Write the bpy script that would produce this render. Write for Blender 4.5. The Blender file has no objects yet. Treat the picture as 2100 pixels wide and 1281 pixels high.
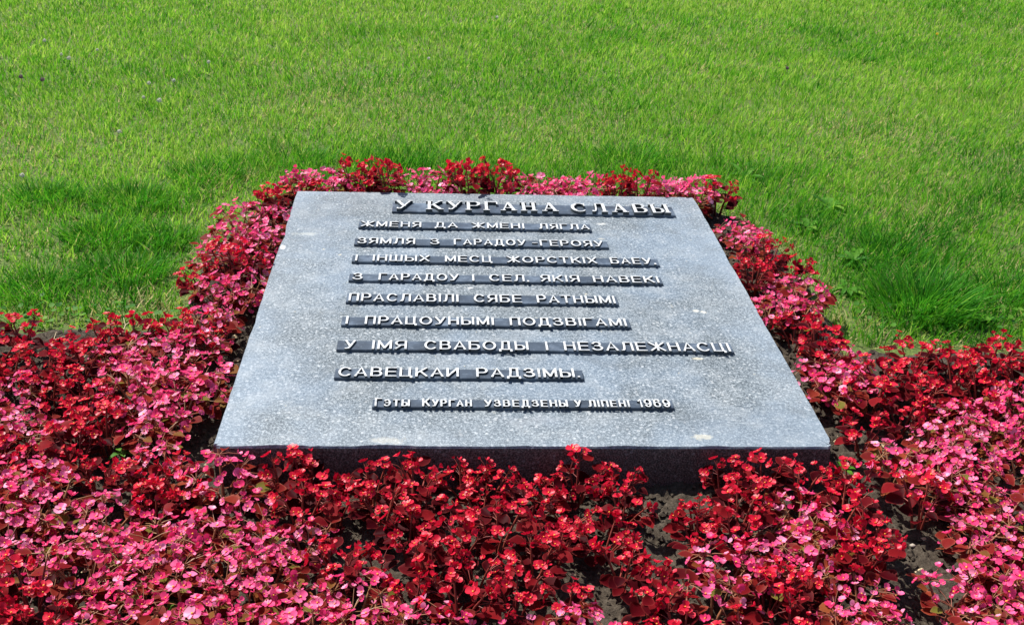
import bpy, math, random
import numpy as np
from mathutils import Vector, Matrix

random.seed(11)
RNG = np.random.default_rng(7)
scene = bpy.context.scene
COL = scene.collection
R_ = math.radians

# ---------------------------------------------------------------- camera
SLAB_TOP = 0.125
SLAB_W, SLAB_D = 1.5, 1.7394
CAM = Vector((-0.2236, -2.2805, 1.4809 + SLAB_TOP))
PITCH, YAW, ROLL = 0.456074, 0.073497, 0.041454
fwd = Vector((math.sin(YAW) * math.cos(PITCH), math.cos(YAW) * math.cos(PITCH), -math.sin(PITCH)))
rgt = Vector((math.cos(YAW), -math.sin(YAW), 0))
up = rgt.cross(fwd)
r2 = math.cos(ROLL) * rgt + math.sin(ROLL) * up
u2 = -math.sin(ROLL) * rgt + math.cos(ROLL) * up
cd = bpy.data.cameras.new('camera')
cd.sensor_width = 36
cd.lens = 2323.7 / 2100 * 36
cd.clip_start, cd.clip_end = 0.05, 500
cam = bpy.data.objects.new('camera', cd)
M = Matrix((r2, u2, -fwd)).transposed().to_4x4()
M.translation = CAM
cam.matrix_world = M
COL.objects.link(cam)
scene.camera = cam

# ---------------------------------------------------------------- light
SUN_EL, SUN_AZ = R_(56), R_(-48)            # azimuth measured clockwise from +Y
world = bpy.data.worlds.new('World')
scene.world = world
world.use_nodes = True
nt = world.node_tree
sky = nt.nodes.new('ShaderNodeTexSky')
sky.sky_type = 'NISHITA'
sky.sun_disc = False
sky.sun_elevation = SUN_EL
sky.sun_rotation = SUN_AZ
nt.links.new(sky.outputs[0], nt.nodes['Background'].inputs[0])
nt.nodes['Background'].inputs[1].default_value = 0.085
sd = bpy.data.lights.new('sun', 'SUN')
sd.energy = 5.0
sd.angle = R_(0.5)
sd.color = (1.0, 0.955, 0.89)
sun = bpy.data.objects.new('sun', sd)
to_sun = Vector((math.sin(SUN_AZ) * math.cos(SUN_EL), math.cos(SUN_AZ) * math.cos(SUN_EL), math.sin(SUN_EL)))
sun.rotation_euler = to_sun.to_track_quat('Z', 'Y').to_euler()
sun.location = to_sun * 20
COL.objects.link(sun)
vs = scene.view_settings
vs.view_transform = 'Standard'
vs.look = 'None'
vs.gamma = 1
vs.use_curve_mapping = False
vs.exposure = 0.75
try:
    scene.cycles.max_bounces = 8
    scene.cycles.transparent_max_bounces = 4
except Exception:
    pass


# ---------------------------------------------------------------- helpers
def tag(o, label=None, cat=None, group=None, kind=None):
    if label: o['label'] = label
    if cat: o['category'] = cat
    if group: o['group'] = group
    if kind: o['kind'] = kind
    return o


class MB:
    """collects verts / faces / per-face material / per-vertex float"""
    def __init__(s):
        s.v, s.f, s.m, s.a = [], [], [], []

    def add(s, verts, faces, mat=0, attr=0.0):
        b = len(s.v)
        s.v += [tuple(p) for p in verts]
        s.a += list(attr) if hasattr(attr, '__len__') else [attr] * len(verts)
        for f in faces:
            s.f.append(tuple(b + i for i in f))
            s.m.append(mat)

    def mesh(s, name, mats, smooth=False, attr=None):
        me = bpy.data.meshes.new(name)
        me.from_pydata(s.v, [], s.f)
        for m in mats: me.materials.append(m)
        me.polygons.foreach_set('material_index', s.m)
        if smooth: me.polygons.foreach_set('use_smooth', [True] * len(s.f))
        if attr:
            at = me.attributes.new(attr, 'FLOAT', 'POINT')
            at.data.foreach_set('value', s.a)
        me.update()
        return me

    def build(s, name, mats, parent=None, smooth=False, attr=None):
        return link(name, s.mesh(name, mats, smooth, attr), parent)


def link(name, me, parent=None):
    o = bpy.data.objects.new(name, me)
    COL.objects.link(o)
    if parent: o.parent = parent
    return o


def empty(name, loc=(0, 0, 0), rz=0):
    o = bpy.data.objects.new(name, None)
    o.empty_display_size = 0.1
    o.location = loc
    o.rotation_euler = (0, 0, rz)
    COL.objects.link(o)
    return o


def hash2(ix, iy, seed):
    h = (ix.astype(np.int64) * 374761393 + iy.astype(np.int64) * 668265263 + seed * 1442695041) & 0xffffffff
    h = ((h ^ (h >> 13)) * 1274126177) & 0xffffffff
    return ((h ^ (h >> 16)) & 0xffff) / 65535.0


def vnoise(x, y, seed=0):
    ix, iy = np.floor(x), np.floor(y)
    fx, fy = x - ix, y - iy
    fx, fy = fx * fx * (3 - 2 * fx), fy * fy * (3 - 2 * fy)
    a = hash2(ix, iy, seed) * (1 - fx) + hash2(ix + 1, iy, seed) * fx
    b = hash2(ix, iy + 1, seed) * (1 - fx) + hash2(ix + 1, iy + 1, seed) * fx
    return a * (1 - fy) + b * fy


def fbm(x, y, s, seed=0, octs=4):
    t, amp, tot = 0, 1, 0
    for k in range(octs):
        t = t + amp * vnoise(x * s, y * s, seed + k * 17)
        tot += amp
        amp *= .5
        s *= 2.03
    return t / tot


def mat(name):
    m = bpy.data.materials.new(name)
    m.use_nodes = True
    t = m.node_tree
    p = t.nodes['Principled BSDF']
    return m, t, p


def N(t, kind, **kw):
    n = t.nodes.new(kind)
    for k, v in kw.items():
        if k in n.inputs: n.inputs[k].default_value = v
        else: setattr(n, k, v)
    return n


def ramp(t, stops, src=None, interp='LINEAR'):
    n = t.nodes.new('ShaderNodeValToRGB')
    cr = n.color_ramp
    cr.interpolation = interp
    while len(cr.elements) < len(stops): cr.elements.new(0.5)
    for e, (p, c) in zip(cr.elements, stops):
        e.position = p
        e.color = (*c, 1) if len(c) == 3 else c
    if src is not None: t.links.new(src, n.inputs[0])
    return n


def mix(t, fac, a, b, mode='MIX'):
    n = t.nodes.new('ShaderNodeMix')
    n.data_type = 'RGBA'
    n.blend_type = mode
    for sock, val in ((n.inputs[0], fac), (n.inputs[6], a), (n.inputs[7], b)):
        if hasattr(val, 'is_linked'): t.links.new(val, sock)
        elif isinstance(val, (int, float)): sock.default_value = val
        else: sock.default_value = (*val, 1)
    return n.outputs[2]


def math_(t, op, a, b=0.0, clamp=False):
    n = t.nodes.new('ShaderNodeMath')
    n.operation = op
    n.use_clamp = clamp
    for sock, val in ((n.inputs[0], a), (n.inputs[1], b)):
        if hasattr(val, 'is_linked'): t.links.new(val, sock)
        else: sock.default_value = val
    return n.outputs[0]


def leafy(name, col_fn, rough=.45, spec=.4, trans=.4, tcol=None):
    """thin surface: principled mixed with translucent"""
    m, t, p = mat(name)
    c = col_fn(t)
    out = t.nodes['Material Output']
    t.links.new(c, p.inputs['Base Color'])
    p.inputs['Roughness'].default_value = rough
    p.inputs['Specular IOR Level'].default_value = spec
    tr = t.nodes.new('ShaderNodeBsdfTranslucent')
    if tcol: t.links.new(tcol(t, c), tr.inputs[0])
    else: t.links.new(c, tr.inputs[0])
    mx = t.nodes.new('ShaderNodeMixShader')
    mx.inputs[0].default_value = trans
    t.links.new(p.outputs[0], mx.inputs[1])
    t.links.new(tr.outputs[0], mx.inputs[2])
    t.links.new(mx.outputs[0], out.inputs[0])
    return m


# ---------------------------------------------------------------- materials
def make_granite(side=False):
    m, t, p = mat('granite_shaded_side' if side else 'granite')
    tc = N(t, 'ShaderNodeTexCoord').outputs['Object']
    fine = N(t, 'ShaderNodeTexNoise', Scale=270.0, Detail=3.0, Roughness=.7); t.links.new(tc, fine.inputs['Vector'])
    med = N(t, 'ShaderNodeTexNoise', Scale=120.0, Detail=2.0, Roughness=.6); t.links.new(tc, med.inputs['Vector'])
    big = N(t, 'ShaderNodeTexNoise', Scale=2.6, Detail=4.0, Roughness=.6); t.links.new(tc, big.inputs['Vector'])
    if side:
        base = ramp(t, [(.36, (.022, .016, .014)), (.5, (.075, .054, .048)), (.66, (.22, .17, .155))], fine.outputs[0]).outputs[0]  # sides: front face's shade and red bounce from the flowers painted into the colour
    else:
        s = math_(t, 'ADD', math_(t, 'MULTIPLY', fine.outputs[0], .62), math_(t, 'MULTIPLY', med.outputs[0], .38))
        base = ramp(t, [(.36, (.018, .026, .032)), (.445, (.062, .079, .092)), (.53, (.145, .173, .193)), (.64, (.40, .435, .455))], s).outputs[0]
    # pale feldspar flecks
    vor = N(t, 'ShaderNodeTexVoronoi', Scale=80.0, Randomness=1.0); t.links.new(tc, vor.inputs['Vector'])
    sel = math_(t, 'MULTIPLY', math_(t, 'LESS_THAN', vor.outputs['Distance'], .34),
                math_(t, 'GREATER_THAN', N_sep(t, vor.outputs['Color'], 0), .80))
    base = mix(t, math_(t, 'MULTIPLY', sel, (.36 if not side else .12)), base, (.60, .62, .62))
    if not side:
        # bluish sky sheen painted in as blotches, then a weathered, bleached border
        blot = ramp(t, [(.46, (0, 0, 0)), (.62, (1, 1, 1))], big.outputs[0]).outputs[0]
        base = mix(t, math_(t, 'MULTIPLY', blot, .30), base, (.20, .275, .37))
        sx = N(t, 'ShaderNodeSeparateXYZ'); t.links.new(tc, sx.inputs[0])
        ex = math_(t, 'SUBTRACT', .75, math_(t, 'ABSOLUTE', sx.outputs[0]))
        ey = math_(t, 'SUBTRACT', SLAB_D / 2, math_(t, 'ABSOLUTE', math_(t, 'SUBTRACT', sx.outputs[1], SLAB_D / 2)))
        e = math_(t, 'MINIMUM', ex, ey)
        n2 = N(t, 'ShaderNodeTexNoise', Scale=6.0, Detail=3.0); t.links.new(tc, n2.inputs['Vector'])
        e = math_(t, 'ADD', e, math_(t, 'MULTIPLY', math_(t, 'SUBTRACT', n2.outputs[0], .5), .28))
        eb = ramp(t, [(.0, (1, 1, 1)), (.20, (0, 0, 0))], e).outputs[0]
        base = mix(t, math_(t, 'MULTIPLY', eb, .24), base, (.30, .36, .42))
        dk = N(t, 'ShaderNodeTexNoise', Scale=1.7, Detail=3.0); dk.inputs['Vector'].default_value = (0, 0, 0)
        mp = N(t, 'ShaderNodeMapping'); mp.inputs['Location'].default_value = (3.1, 1.7, 0)
        t.links.new(tc, mp.inputs[0]); t.links.new(mp.outputs[0], dk.inputs['Vector'])
        dkr = ramp(t, [(.5, (0, 0, 0)), (.72, (1, 1, 1))], dk.outputs[0]).outputs[0]
        base = mix(t, math_(t, 'MULTIPLY', dkr, .3), base, (.09, .105, .115))
        mo = N(t, 'ShaderNodeTexNoise', Scale=11.0, Detail=5.0, Roughness=.7); t.links.new(mp.outputs[0], mo.inputs['Vector'])
        base = mix(t, math_(t, 'MULTIPLY', ramp(t, [(.5, (0, 0, 0)), (.68, (1, 1, 1))], mo.outputs[0]).outputs[0], .28), base, (.36, .385, .395))
        base = mix(t, math_(t, 'MULTIPLY', ramp(t, [(.30, (1, 1, 1)), (.46, (0, 0, 0))], mo.outputs[0]).outputs[0], .30), base, (.07, .08, .085))
        # little cream lichen spots
        ln = N(t, 'ShaderNodeTexNoise', Scale=34.0, Detail=4.0, Roughness=.65); t.links.new(tc, ln.inputs['Vector'])
        lr = ramp(t, [(.70, (0, 0, 0)), (.735, (1, 1, 1))], ln.outputs[0]).outputs[0]
        base = mix(t, math_(t, 'MULTIPLY', lr, .6), base, (.62, .56, .40))
        # individual pale splashes: (x, y, rx, ry, strength, colour)
        for (x, y, rx, ry, st, c) in SPLASHES:
            d = math_(t, 'SQRT', math_(t, 'ADD',
                      math_(t, 'POWER', math_(t, 'DIVIDE', math_(t, 'SUBTRACT', sx.outputs[0], x), rx), 2.0),
                      math_(t, 'POWER', math_(t, 'DIVIDE', math_(t, 'SUBTRACT', sx.outputs[1], y), ry), 2.0)))
            d = math_(t, 'ADD', math_(t, 'MULTIPLY', d, 1.25), math_(t, 'ADD', math_(t, 'MULTIPLY', math_(t, 'SUBTRACT', fine.outputs[0], .5), 1.6), math_(t, 'MULTIPLY', math_(t, 'SUBTRACT', ln.outputs[0], .5), 3.0)))
            k = ramp(t, [(.55, (1, 1, 1)), (1.0, (0, 0, 0))], d).outputs[0]
            base = mix(t, math_(t, 'MULTIPLY', k, st * .8), base, tuple(q * .8 for q in c))
    t.links.new(base, p.inputs['Base Color'])
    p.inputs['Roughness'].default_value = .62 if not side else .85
    p.inputs['Specular IOR Level'].default_value = .35
    bp = N(t, 'ShaderNodeBump', Strength=.25, Distance=.002)
    t.links.new(fine.outputs[0], bp.inputs['Height'])
    t.links.new(bp.outputs[0], p.inputs['Normal'])
    return m


def N_sep(t, sock, i):
    n = t.nodes.new('ShaderNodeSeparateColor')
    t.links.new(sock, n.inputs[0])
    return n.outputs[i]


SPLASHES = [(-.672, 1.318, .06, .018, .55, (.52, .54, .5)), (-.69, 1.285, .06, .012, .5, (.12, .16, .2)),
            (-.735, 1.205, .016, .022, .9, (.8, .8, .8)), (.578, .745, .018, .014, .9, (.8, .77, .66)),
            (.556, .752, .016, .01, .8, (.75, .72, .6)), (.50, .45, .022, .009, .7, (.74, .68, .5)),
            (.43, .05, .03, .022, .6, (.66, .62, .48)), (-.34, .03, .055, .022, .5, (.62, .6, .52)),
            (.36, 1.45, .03, .014, .6, (.72, .72, .68)), (.34, 1.31, .02, .01, .5, (.66, .62, .5)),
            (.02, .12, .09, .035, .22, (.55, .58, .62)), (-.12, .9, .012, .008, .7, (.8, .8, .78))]
M_GRANITE = make_granite()
M_GRANITE_SHADED_SIDE = make_granite(True)

m, t, p = mat('bar_patina')
tc = N(t, 'ShaderNodeTexCoord').outputs['Object']
n1 = N(t, 'ShaderNodeTexNoise', Scale=9.0, Detail=5.0, Roughness=.65); t.links.new(tc, n1.inputs['Vector'])
n2 = N(t, 'ShaderNodeTexNoise', Scale=60.0, Detail=3.0); t.links.new(tc, n2.inputs['Vector'])
c = ramp(t, [(.33, (.032, .042, .056)), (.52, (.06, .08, .108)), (.70, (.15, .19, .24))], n1.outputs[0]).outputs[0]
c = mix(t, math_(t, 'MULTIPLY', ramp(t, [(.58, (0, 0, 0)), (.75, (1, 1, 1))], n2.outputs[0]).outputs[0], .4), c, (.22, .26, .3))
t.links.new(c, p.inputs['Base Color'])
p.inputs['Metallic'].default_value = .25
p.inputs['Roughness'].default_value = .42
M_BAR = m

m, t, p = mat('letter_face')
tc = N(t, 'ShaderNodeTexCoord').outputs['Object']
n1 = N(t, 'ShaderNodeTexNoise', Scale=70.0, Detail=4.0); t.links.new(tc, n1.inputs['Vector'])
c = ramp(t, [(.3, (.28, .295, .30)), (.5, (.48, .495, .50)), (.8, (.56, .57, .56))], n1.outputs[0]).outputs[0]
t.links.new(c, p.inputs['Base Color'])
p.inputs['Roughness'].default_value = .5
M_LETTER = m

m, t, p = mat('letter_side')
p.inputs['Base Color'].default_value = (.035, .045, .05, 1)
p.inputs['Roughness'].default_value = .5
M_LSIDE = m

# soil
m, t, p = mat('soil')
tc = N(t, 'ShaderNodeTexCoord').outputs['Object']
n1 = N(t, 'ShaderNodeTexNoise', Scale=105.0, Detail=5.0, Roughness=.75); t.links.new(tc, n1.inputs['Vector'])
n2 = N(t, 'ShaderNodeTexNoise', Scale=7.0, Detail=3.0); t.links.new(tc, n2.inputs['Vector'])
c = ramp(t, [(.3, (.020, .015, .011)), (.5, (.062, .050, .037)), (.66, (.125, .105, .08)), (.76, (.24, .21, .16))], n1.outputs[0]).outputs[0]
c = mix(t, math_(t, 'MULTIPLY', n2.outputs[0], .5), c, (.048, .038, .028))
t.links.new(c, p.inputs['Base Color'])
p.inputs['Roughness'].default_value = .95
p.inputs['Specular IOR Level'].default_value = .15
bp = N(t, 'ShaderNodeBump', Strength=1.0, Distance=.006)
t.links.new(n1.outputs[0], bp.inputs['Height']); t.links.new(bp.outputs[0], p.inputs['Normal'])
M_SOIL = m

# lawn base (thatch and earth between the blades)
m, t, p = mat('thatch')
tc = N(t, 'ShaderNodeTexCoord').outputs['Object']
n1 = N(t, 'ShaderNodeTexNoise', Scale=55.0, Detail=5.0, Roughness=.7); t.links.new(tc, n1.inputs['Vector'])
n2 = N(t, 'ShaderNodeTexNoise', Scale=1.3, Detail=3.0); t.links.new(tc, n2.inputs['Vector'])
c = ramp(t, [(.35, (.03, .045, .008)), (.52, (.09, .13, .02)), (.68, (.21, .22, .06))], n1.outputs[0]).outputs[0]
c = mix(t, math_(t, 'MULTIPLY', n2.outputs[0], .5), c, (.06, .12, .02))
t.links.new(c, p.inputs['Base Color'])
p.inputs['Roughness'].default_value = .95
bp = N(t, 'ShaderNodeBump', Strength=.8, Distance=.01)
t.links.new(n1.outputs[0], bp.inputs['Height']); t.links.new(bp.outputs[0], p.inputs['Normal'])
M_THATCH = m


def grass_col(t):
    a = N(t, 'ShaderNodeAttribute', attribute_name='tint')
    return ramp(t, [(0.0, (.010, .085, .006)), (.3, (.050, .26, .012)), (.55, (.155, .405, .018)),
                    (.80, (.36, .58, .065)), (.88, (.44, .42, .12)), (1.0, (.60, .50, .27))], a.outputs['Fac']).outputs[0]


M_GRASS = leafy('grass_blade', grass_col, rough=.5, spec=.12, trans=.5)


def weed_col(t):
    g = N(t, 'ShaderNodeNewGeometry')
    return ramp(t, [(0, (.03, .13, .012)), (.6, (.075, .23, .016)), (1, (.17, .33, .035))], g.outputs['Random Per Island']).outputs[0]


M_WEED = leafy('weed_leaf', weed_col, rough=.6, spec=.2, trans=.4)


def leaf_fn(stops, rim):
    def f(t):
        g = N(t, 'ShaderNodeNewGeometry')
        c = ramp(t, stops, g.outputs['Random Per Island']).outputs[0]
        a = N(t, 'ShaderNodeAttribute', attribute_name='rim')
        tc = N(t, 'ShaderNodeTexCoord').outputs['Object']
        n = N(t, 'ShaderNodeTexNoise', Scale=90.0, Detail=2.0); t.links.new(tc, n.inputs['Vector'])
        c = mix(t, math_(t, 'MULTIPLY', n.outputs[0], .35), c, tuple(x * .5 for x in stops[0][1]))
        k = math_(t, 'POWER', a.outputs['Fac'], 6.0)
        return mix(t, math_(t, 'MULTIPLY', k, .65), c, rim)
    return f


M_RLEAF = leafy('red_begonia_leaf', leaf_fn([(0, (.032, .002, .005)), (.4, (.085, .003, .007)), (.75, (.18, .006, .011)), (1, (.34, .015, .02))], (.36, .05, .045)),
                rough=.5, spec=.05, trans=.5)
M_PLEAF = leafy('pink_begonia_leaf', leaf_fn([(0, (.14, .012, .012)), (.38, (.28, .022, .02)), (.62, (.36, .075, .03)), (.82, (.22, .13, .03)), (1, (.20, .28, .04))], (.5, .17, .10)),
                rough=.5, spec=.05, trans=.48)


def petal_fn(stops):
    def f(t):
        oi = N(t, 'ShaderNodeObjectInfo')
        g = N(t, 'ShaderNodeNewGeometry')
        s = math_(t, 'ADD', math_(t, 'MULTIPLY', oi.outputs['Random'], .65), math_(t, 'MULTIPLY', g.outputs['Random Per Island'], .35))
        return ramp(t, stops, s).outputs[0]
    return f


M_RPETAL = leafy('red_petal', petal_fn([(.1, (.33, .003, .018)), (.40, (.58, .006, .032)), (.8, (.74, .018, .052)), (.97, (.80, .09, .12))]), rough=.4, spec=.3, trans=.38)
M_PPETAL = leafy('pink_petal', petal_fn([(.08, (.70, .02, .12)), (.40, (.84, .060, .22)), (.70, (.90, .15, .36)), (.97, (.93, .46, .62))]), rough=.42, spec=.3, trans=.38)
m, t, p = mat('stamen')
p.inputs['Base Color'].default_value = (.74, .34, .03, 1)
p.inputs['Roughness'].default_value = .6
M_STAMEN = m
M_RSTEM = leafy('red_stem', lambda t: ramp(t, [(0, (.16, .02, .02)), (1, (.30, .06, .04))], N(t, 'ShaderNodeObjectInfo').outputs['Random']).outputs[0], trans=.15)
M_PSTEM = leafy('bronze_stem', lambda t: ramp(t, [(0, (.28, .08, .05)), (1, (.32, .18, .08))], N(t, 'ShaderNodeObjectInfo').outputs['Random']).outputs[0], trans=.15)
m, t, p = mat('straw')
p.inputs['Base Color'].default_value = (.42, .33, .20, 1)
p.inputs['Roughness'].default_value = .8
M_STRAW = m
m, t, p = mat('pebble')
tc = N(t, 'ShaderNodeTexCoord').outputs['Object']
n1 = N(t, 'ShaderNodeTexNoise', Scale=60.0, Detail=4.0); t.links.new(tc, n1.inputs['Vector'])
t.links.new(ramp(t, [(.3, (.24, .21, .17)), (.7, (.45, .40, .33))], n1.outputs[0]).outputs[0], p.inputs['Base Color'])
p.inputs['Roughness'].default_value = .85
M_PEBBLE = m


def flat_mat(name, col, rough=.7):
    m, t, p = mat(name)
    p.inputs['Base Color'].default_value = (*col, 1)
    p.inputs['Roughness'].default_value = rough
    return m


M_CLOVER = flat_mat('clover_head', (.62, .58, .50))
M_PURPLE = flat_mat('purple_head', (.16, .07, .12))
M_YELLOW = flat_mat('yellow_head', (.80, .55, .02))


# ---------------------------------------------------------------- ground
def bed_dist(x, y):
    """> 0 inside the T-shaped flower bed (metres to its edge, roughly)"""
    strip = np.minimum(np.where(x < 0, 1.01, 1.035) - .28 * np.maximum(0, y - 1.45) - np.abs(x), 1.975 - y)
    wing = np.where(x < 0, .815, .70) - y
    d = np.maximum(strip, wing)
    return d + (fbm(x, y, 9, 5, 3) - .5) * .09


g = MB()
ext = [-140, -40, -14, -6, 0, 6, 14, 40, 140]
for a in range(8):
    for b in range(8):
        g.add([(ext[a], ext[b], 0), (ext[a + 1], ext[b], 0), (ext[a + 1], ext[b + 1], 0), (ext[a], ext[b + 1], 0)], [(0, 1, 2, 3)])
tag(g.build('lawn_ground', [M_THATCH]), 'green and straw coloured lawn ground reaching past the flower bed', 'lawn', kind='structure')


def make_soil():
    st = .0075
    xs = np.arange(-2.5, 2.5, st); ys = np.arange(-1.7, 2.16, st)
    X, Y = np.meshgrid(xs, ys, indexing='ij')
    d = bed_dist(X, Y)
    Z = soil_h(X, Y)
    return _soil_rest(X, Y, Z, d)


def soil_h(X, Y):
    Z = .006 + .020 * (fbm(X, Y, 11, 21, 3) - .3) + .026 * np.maximum(0, vnoise(X * 60, Y * 60, 3) - .45) + .018 * np.maximum(0, vnoise(X * 110, Y * 110, 9) - .5)
    return np.maximum(Z, .0045)


def _soil_rest(X, Y, Z, d):
    Z = np.where(d < .03, .0045 + (Z - .0045) * np.clip(d / .03, 0, 1), Z)
    nx, ny = X.shape
    idx = np.arange(nx * ny).reshape(nx, ny)
    q = np.stack([idx[:-1, :-1], idx[1:, :-1], idx[1:, 1:], idx[:-1, 1:]], -1).reshape(-1, 4)
    keep = (d.ravel()[q] > 0).all(1)
    q = q[keep]
    me = bpy.data.meshes.new('soil')
    me.vertices.add(nx * ny)
    me.vertices.foreach_set('co', np.stack([X, Y, Z], -1).ravel().astype(np.float32))
    nf = len(q)
    me.loops.add(nf * 4); me.polygons.add(nf)
    me.loops.foreach_set('vertex_index', q.ravel().astype(np.int32))
    me.polygons.foreach_set('loop_start', np.arange(0, nf * 4, 4, dtype=np.int32))
    me.materials.append(M_SOIL)
    me.update(calc_edges=True)
    me.validate()
    return link('soil', me)


tag(make_soil(), 'crumbly dark brown soil of the flower bed', 'soil', kind='structure')


def crumbs():
    """loose crumbs of earth on the bed"""
    base = [Vector(v) for v in ((0, 0, 1), (.9, 0, .3), (.28, .86, .3), (-.73, .53, .3), (-.73, -.53, .3), (.28, -.86, .3), (0, 0, -.5))]
    fc = [(0, 1, 2), (0, 2, 3), (0, 3, 4), (0, 4, 5), (0, 5, 1), (6, 2, 1), (6, 3, 2), (6, 4, 3), (6, 5, 4), (6, 1, 5)]
    b = MB()
    rr = random.Random(5)
    CX, CY = RNG.uniform(-1.8, 1.9, 26000), RNG.uniform(-.95, 2.0, 26000)
    keep = ~((np.abs(CX) < .77) & (CY > -.02) & (CY < 1.76)) & (bed_dist(CX, CY) > .02)
    CX, CY = CX[keep][:13000], CY[keep][:13000]
    CZ = soil_h(CX, CY)
    for x, y, z in zip(CX.tolist(), CY.tolist(), CZ.tolist()):
        s = .0028 + .0105 * rr.random() ** 2.6
        rot = Matrix.Rotation(rr.uniform(0, 6.3), 3, 'Z') @ Matrix.Rotation(rr.uniform(-.6, .6), 3, 'X')
        b.add([rot @ Vector((v.x * s * rr.uniform(.7, 1.3), v.y * s * rr.uniform(.7, 1.3), v.z * s * rr.uniform(.6, 1.1))) + Vector((x, y, z + s * .35)) for v in base], fc, 1 if rr.random() < .035 else 0)
    tag(b.build('soil_crumbs', [M_SOIL, M_STRAW]), 'loose crumbs of earth scattered over the bed', 'earth crumbs', kind='stuff')


crumbs()


# ---------------------------------------------------------------- the stone
def make_stone():
    root = empty('memorial_stone', (0, 0, 0))
    tag(root, 'flat grey granite memorial slab with ten raised lines of white lettering amid begonias', 'memorial stone')
    rr = random.Random(3)
    per = []
    def edge(p0, p1, n, chip):
        for k in range(n):
            f = k / n
            per.append((p0[0] + (p1[0] - p0[0]) * f, p0[1] + (p1[1] - p0[1]) * f, chip))
    w = SLAB_W / 2
    edge((-w, 0), (w, 0), 150, 1.0)
    edge((w, 0), (w, SLAB_D), 120, .6)
    edge((w, SLAB_D), (-w, SLAB_D), 100, .6)
    edge((-w, SLAB_D), (-w, 0), 120, .6)
    n = len(per)
    cx, cy = 0, SLAB_D / 2
    rows = []
    jit = np.array([rr.random() for _ in range(n)])
    jit = (jit + np.roll(jit, 1) + np.roll(jit, -1)) / 3
    chips = np.zeros(n)
    for _ in range(26):
        c0, wd, dp = rr.randrange(n), rr.randint(1, 4), rr.uniform(.001, .0035)
        for k in range(-wd, wd + 1): chips[(c0 + k) % n] = max(chips[(c0 + k) % n], dp * (1 - abs(k) / (wd + 1)))
    for c0, wd, dp in ((40, 5, .007), (44, 3, .005), (98, 4, .004), (120, 3, .004), (20, 2, .004), (505 % n, 4, .006), (400, 5, .006)):
        for k in range(-wd, wd + 1): chips[(c0 + k) % n] = max(chips[(c0 + k) % n], dp * (1 - (abs(k) / (wd + 1)) ** 2))
    chips[0] += .012; chips[1] += .006; chips[150] += .014; chips[149] += .008; chips[151] += .010; chips[152] += .004
    for inset, z in ((.0, .0), (.0, SLAB_TOP - .012), (.0016, SLAB_TOP - .0035), (.0040, SLAB_TOP)):
        row = []
        for i, (x, y, c) in enumerate(per):
            dx = -np.sign(x) if abs(abs(x) - w) < 1e-6 else 0
            dy = 1 if y < 1e-6 else (-1 if y > SLAB_D - 1e-6 else 0)
            k = inset + (chips[i] + jit[i] * .0022 if z > SLAB_TOP - .013 else jit[i] * .001)
            zz = z
            if SLAB_TOP - .013 < z < SLAB_TOP - .001: zz -= jit[i] * .0025 + chips[i] * .7
            row.append((x + dx * k, y + dy * k, zz - (SLAB_TOP - 0) * 0))
        rows.append(row)
    b = MB()
    v = [p for r in rows for p in r]
    f, mi = [], []
    for k in range(3):
        for i in range(n):
            j = (i + 1) % n
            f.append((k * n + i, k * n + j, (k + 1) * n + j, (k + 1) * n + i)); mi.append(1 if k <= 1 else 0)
    f.append(tuple(3 * n + i for i in range(n))); mi.append(0)
    b.v = v; b.f = f; b.m = mi; b.a = [0] * len(v)
    slab = b.build('slab', [M_GRANITE, M_GRANITE_SHADED_SIDE], root)
    return root


STONE = make_stone()


# ---------------------------------------------------------------- lettering
def arc(cx, cy, rx, ry, a0, a1, n=14):
    return [(cx + rx * math.cos(R_(a0 + (a1 - a0) * k / n)), cy + ry * math.sin(R_(a0 + (a1 - a0) * k / n))) for k in range(n + 1)]


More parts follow.
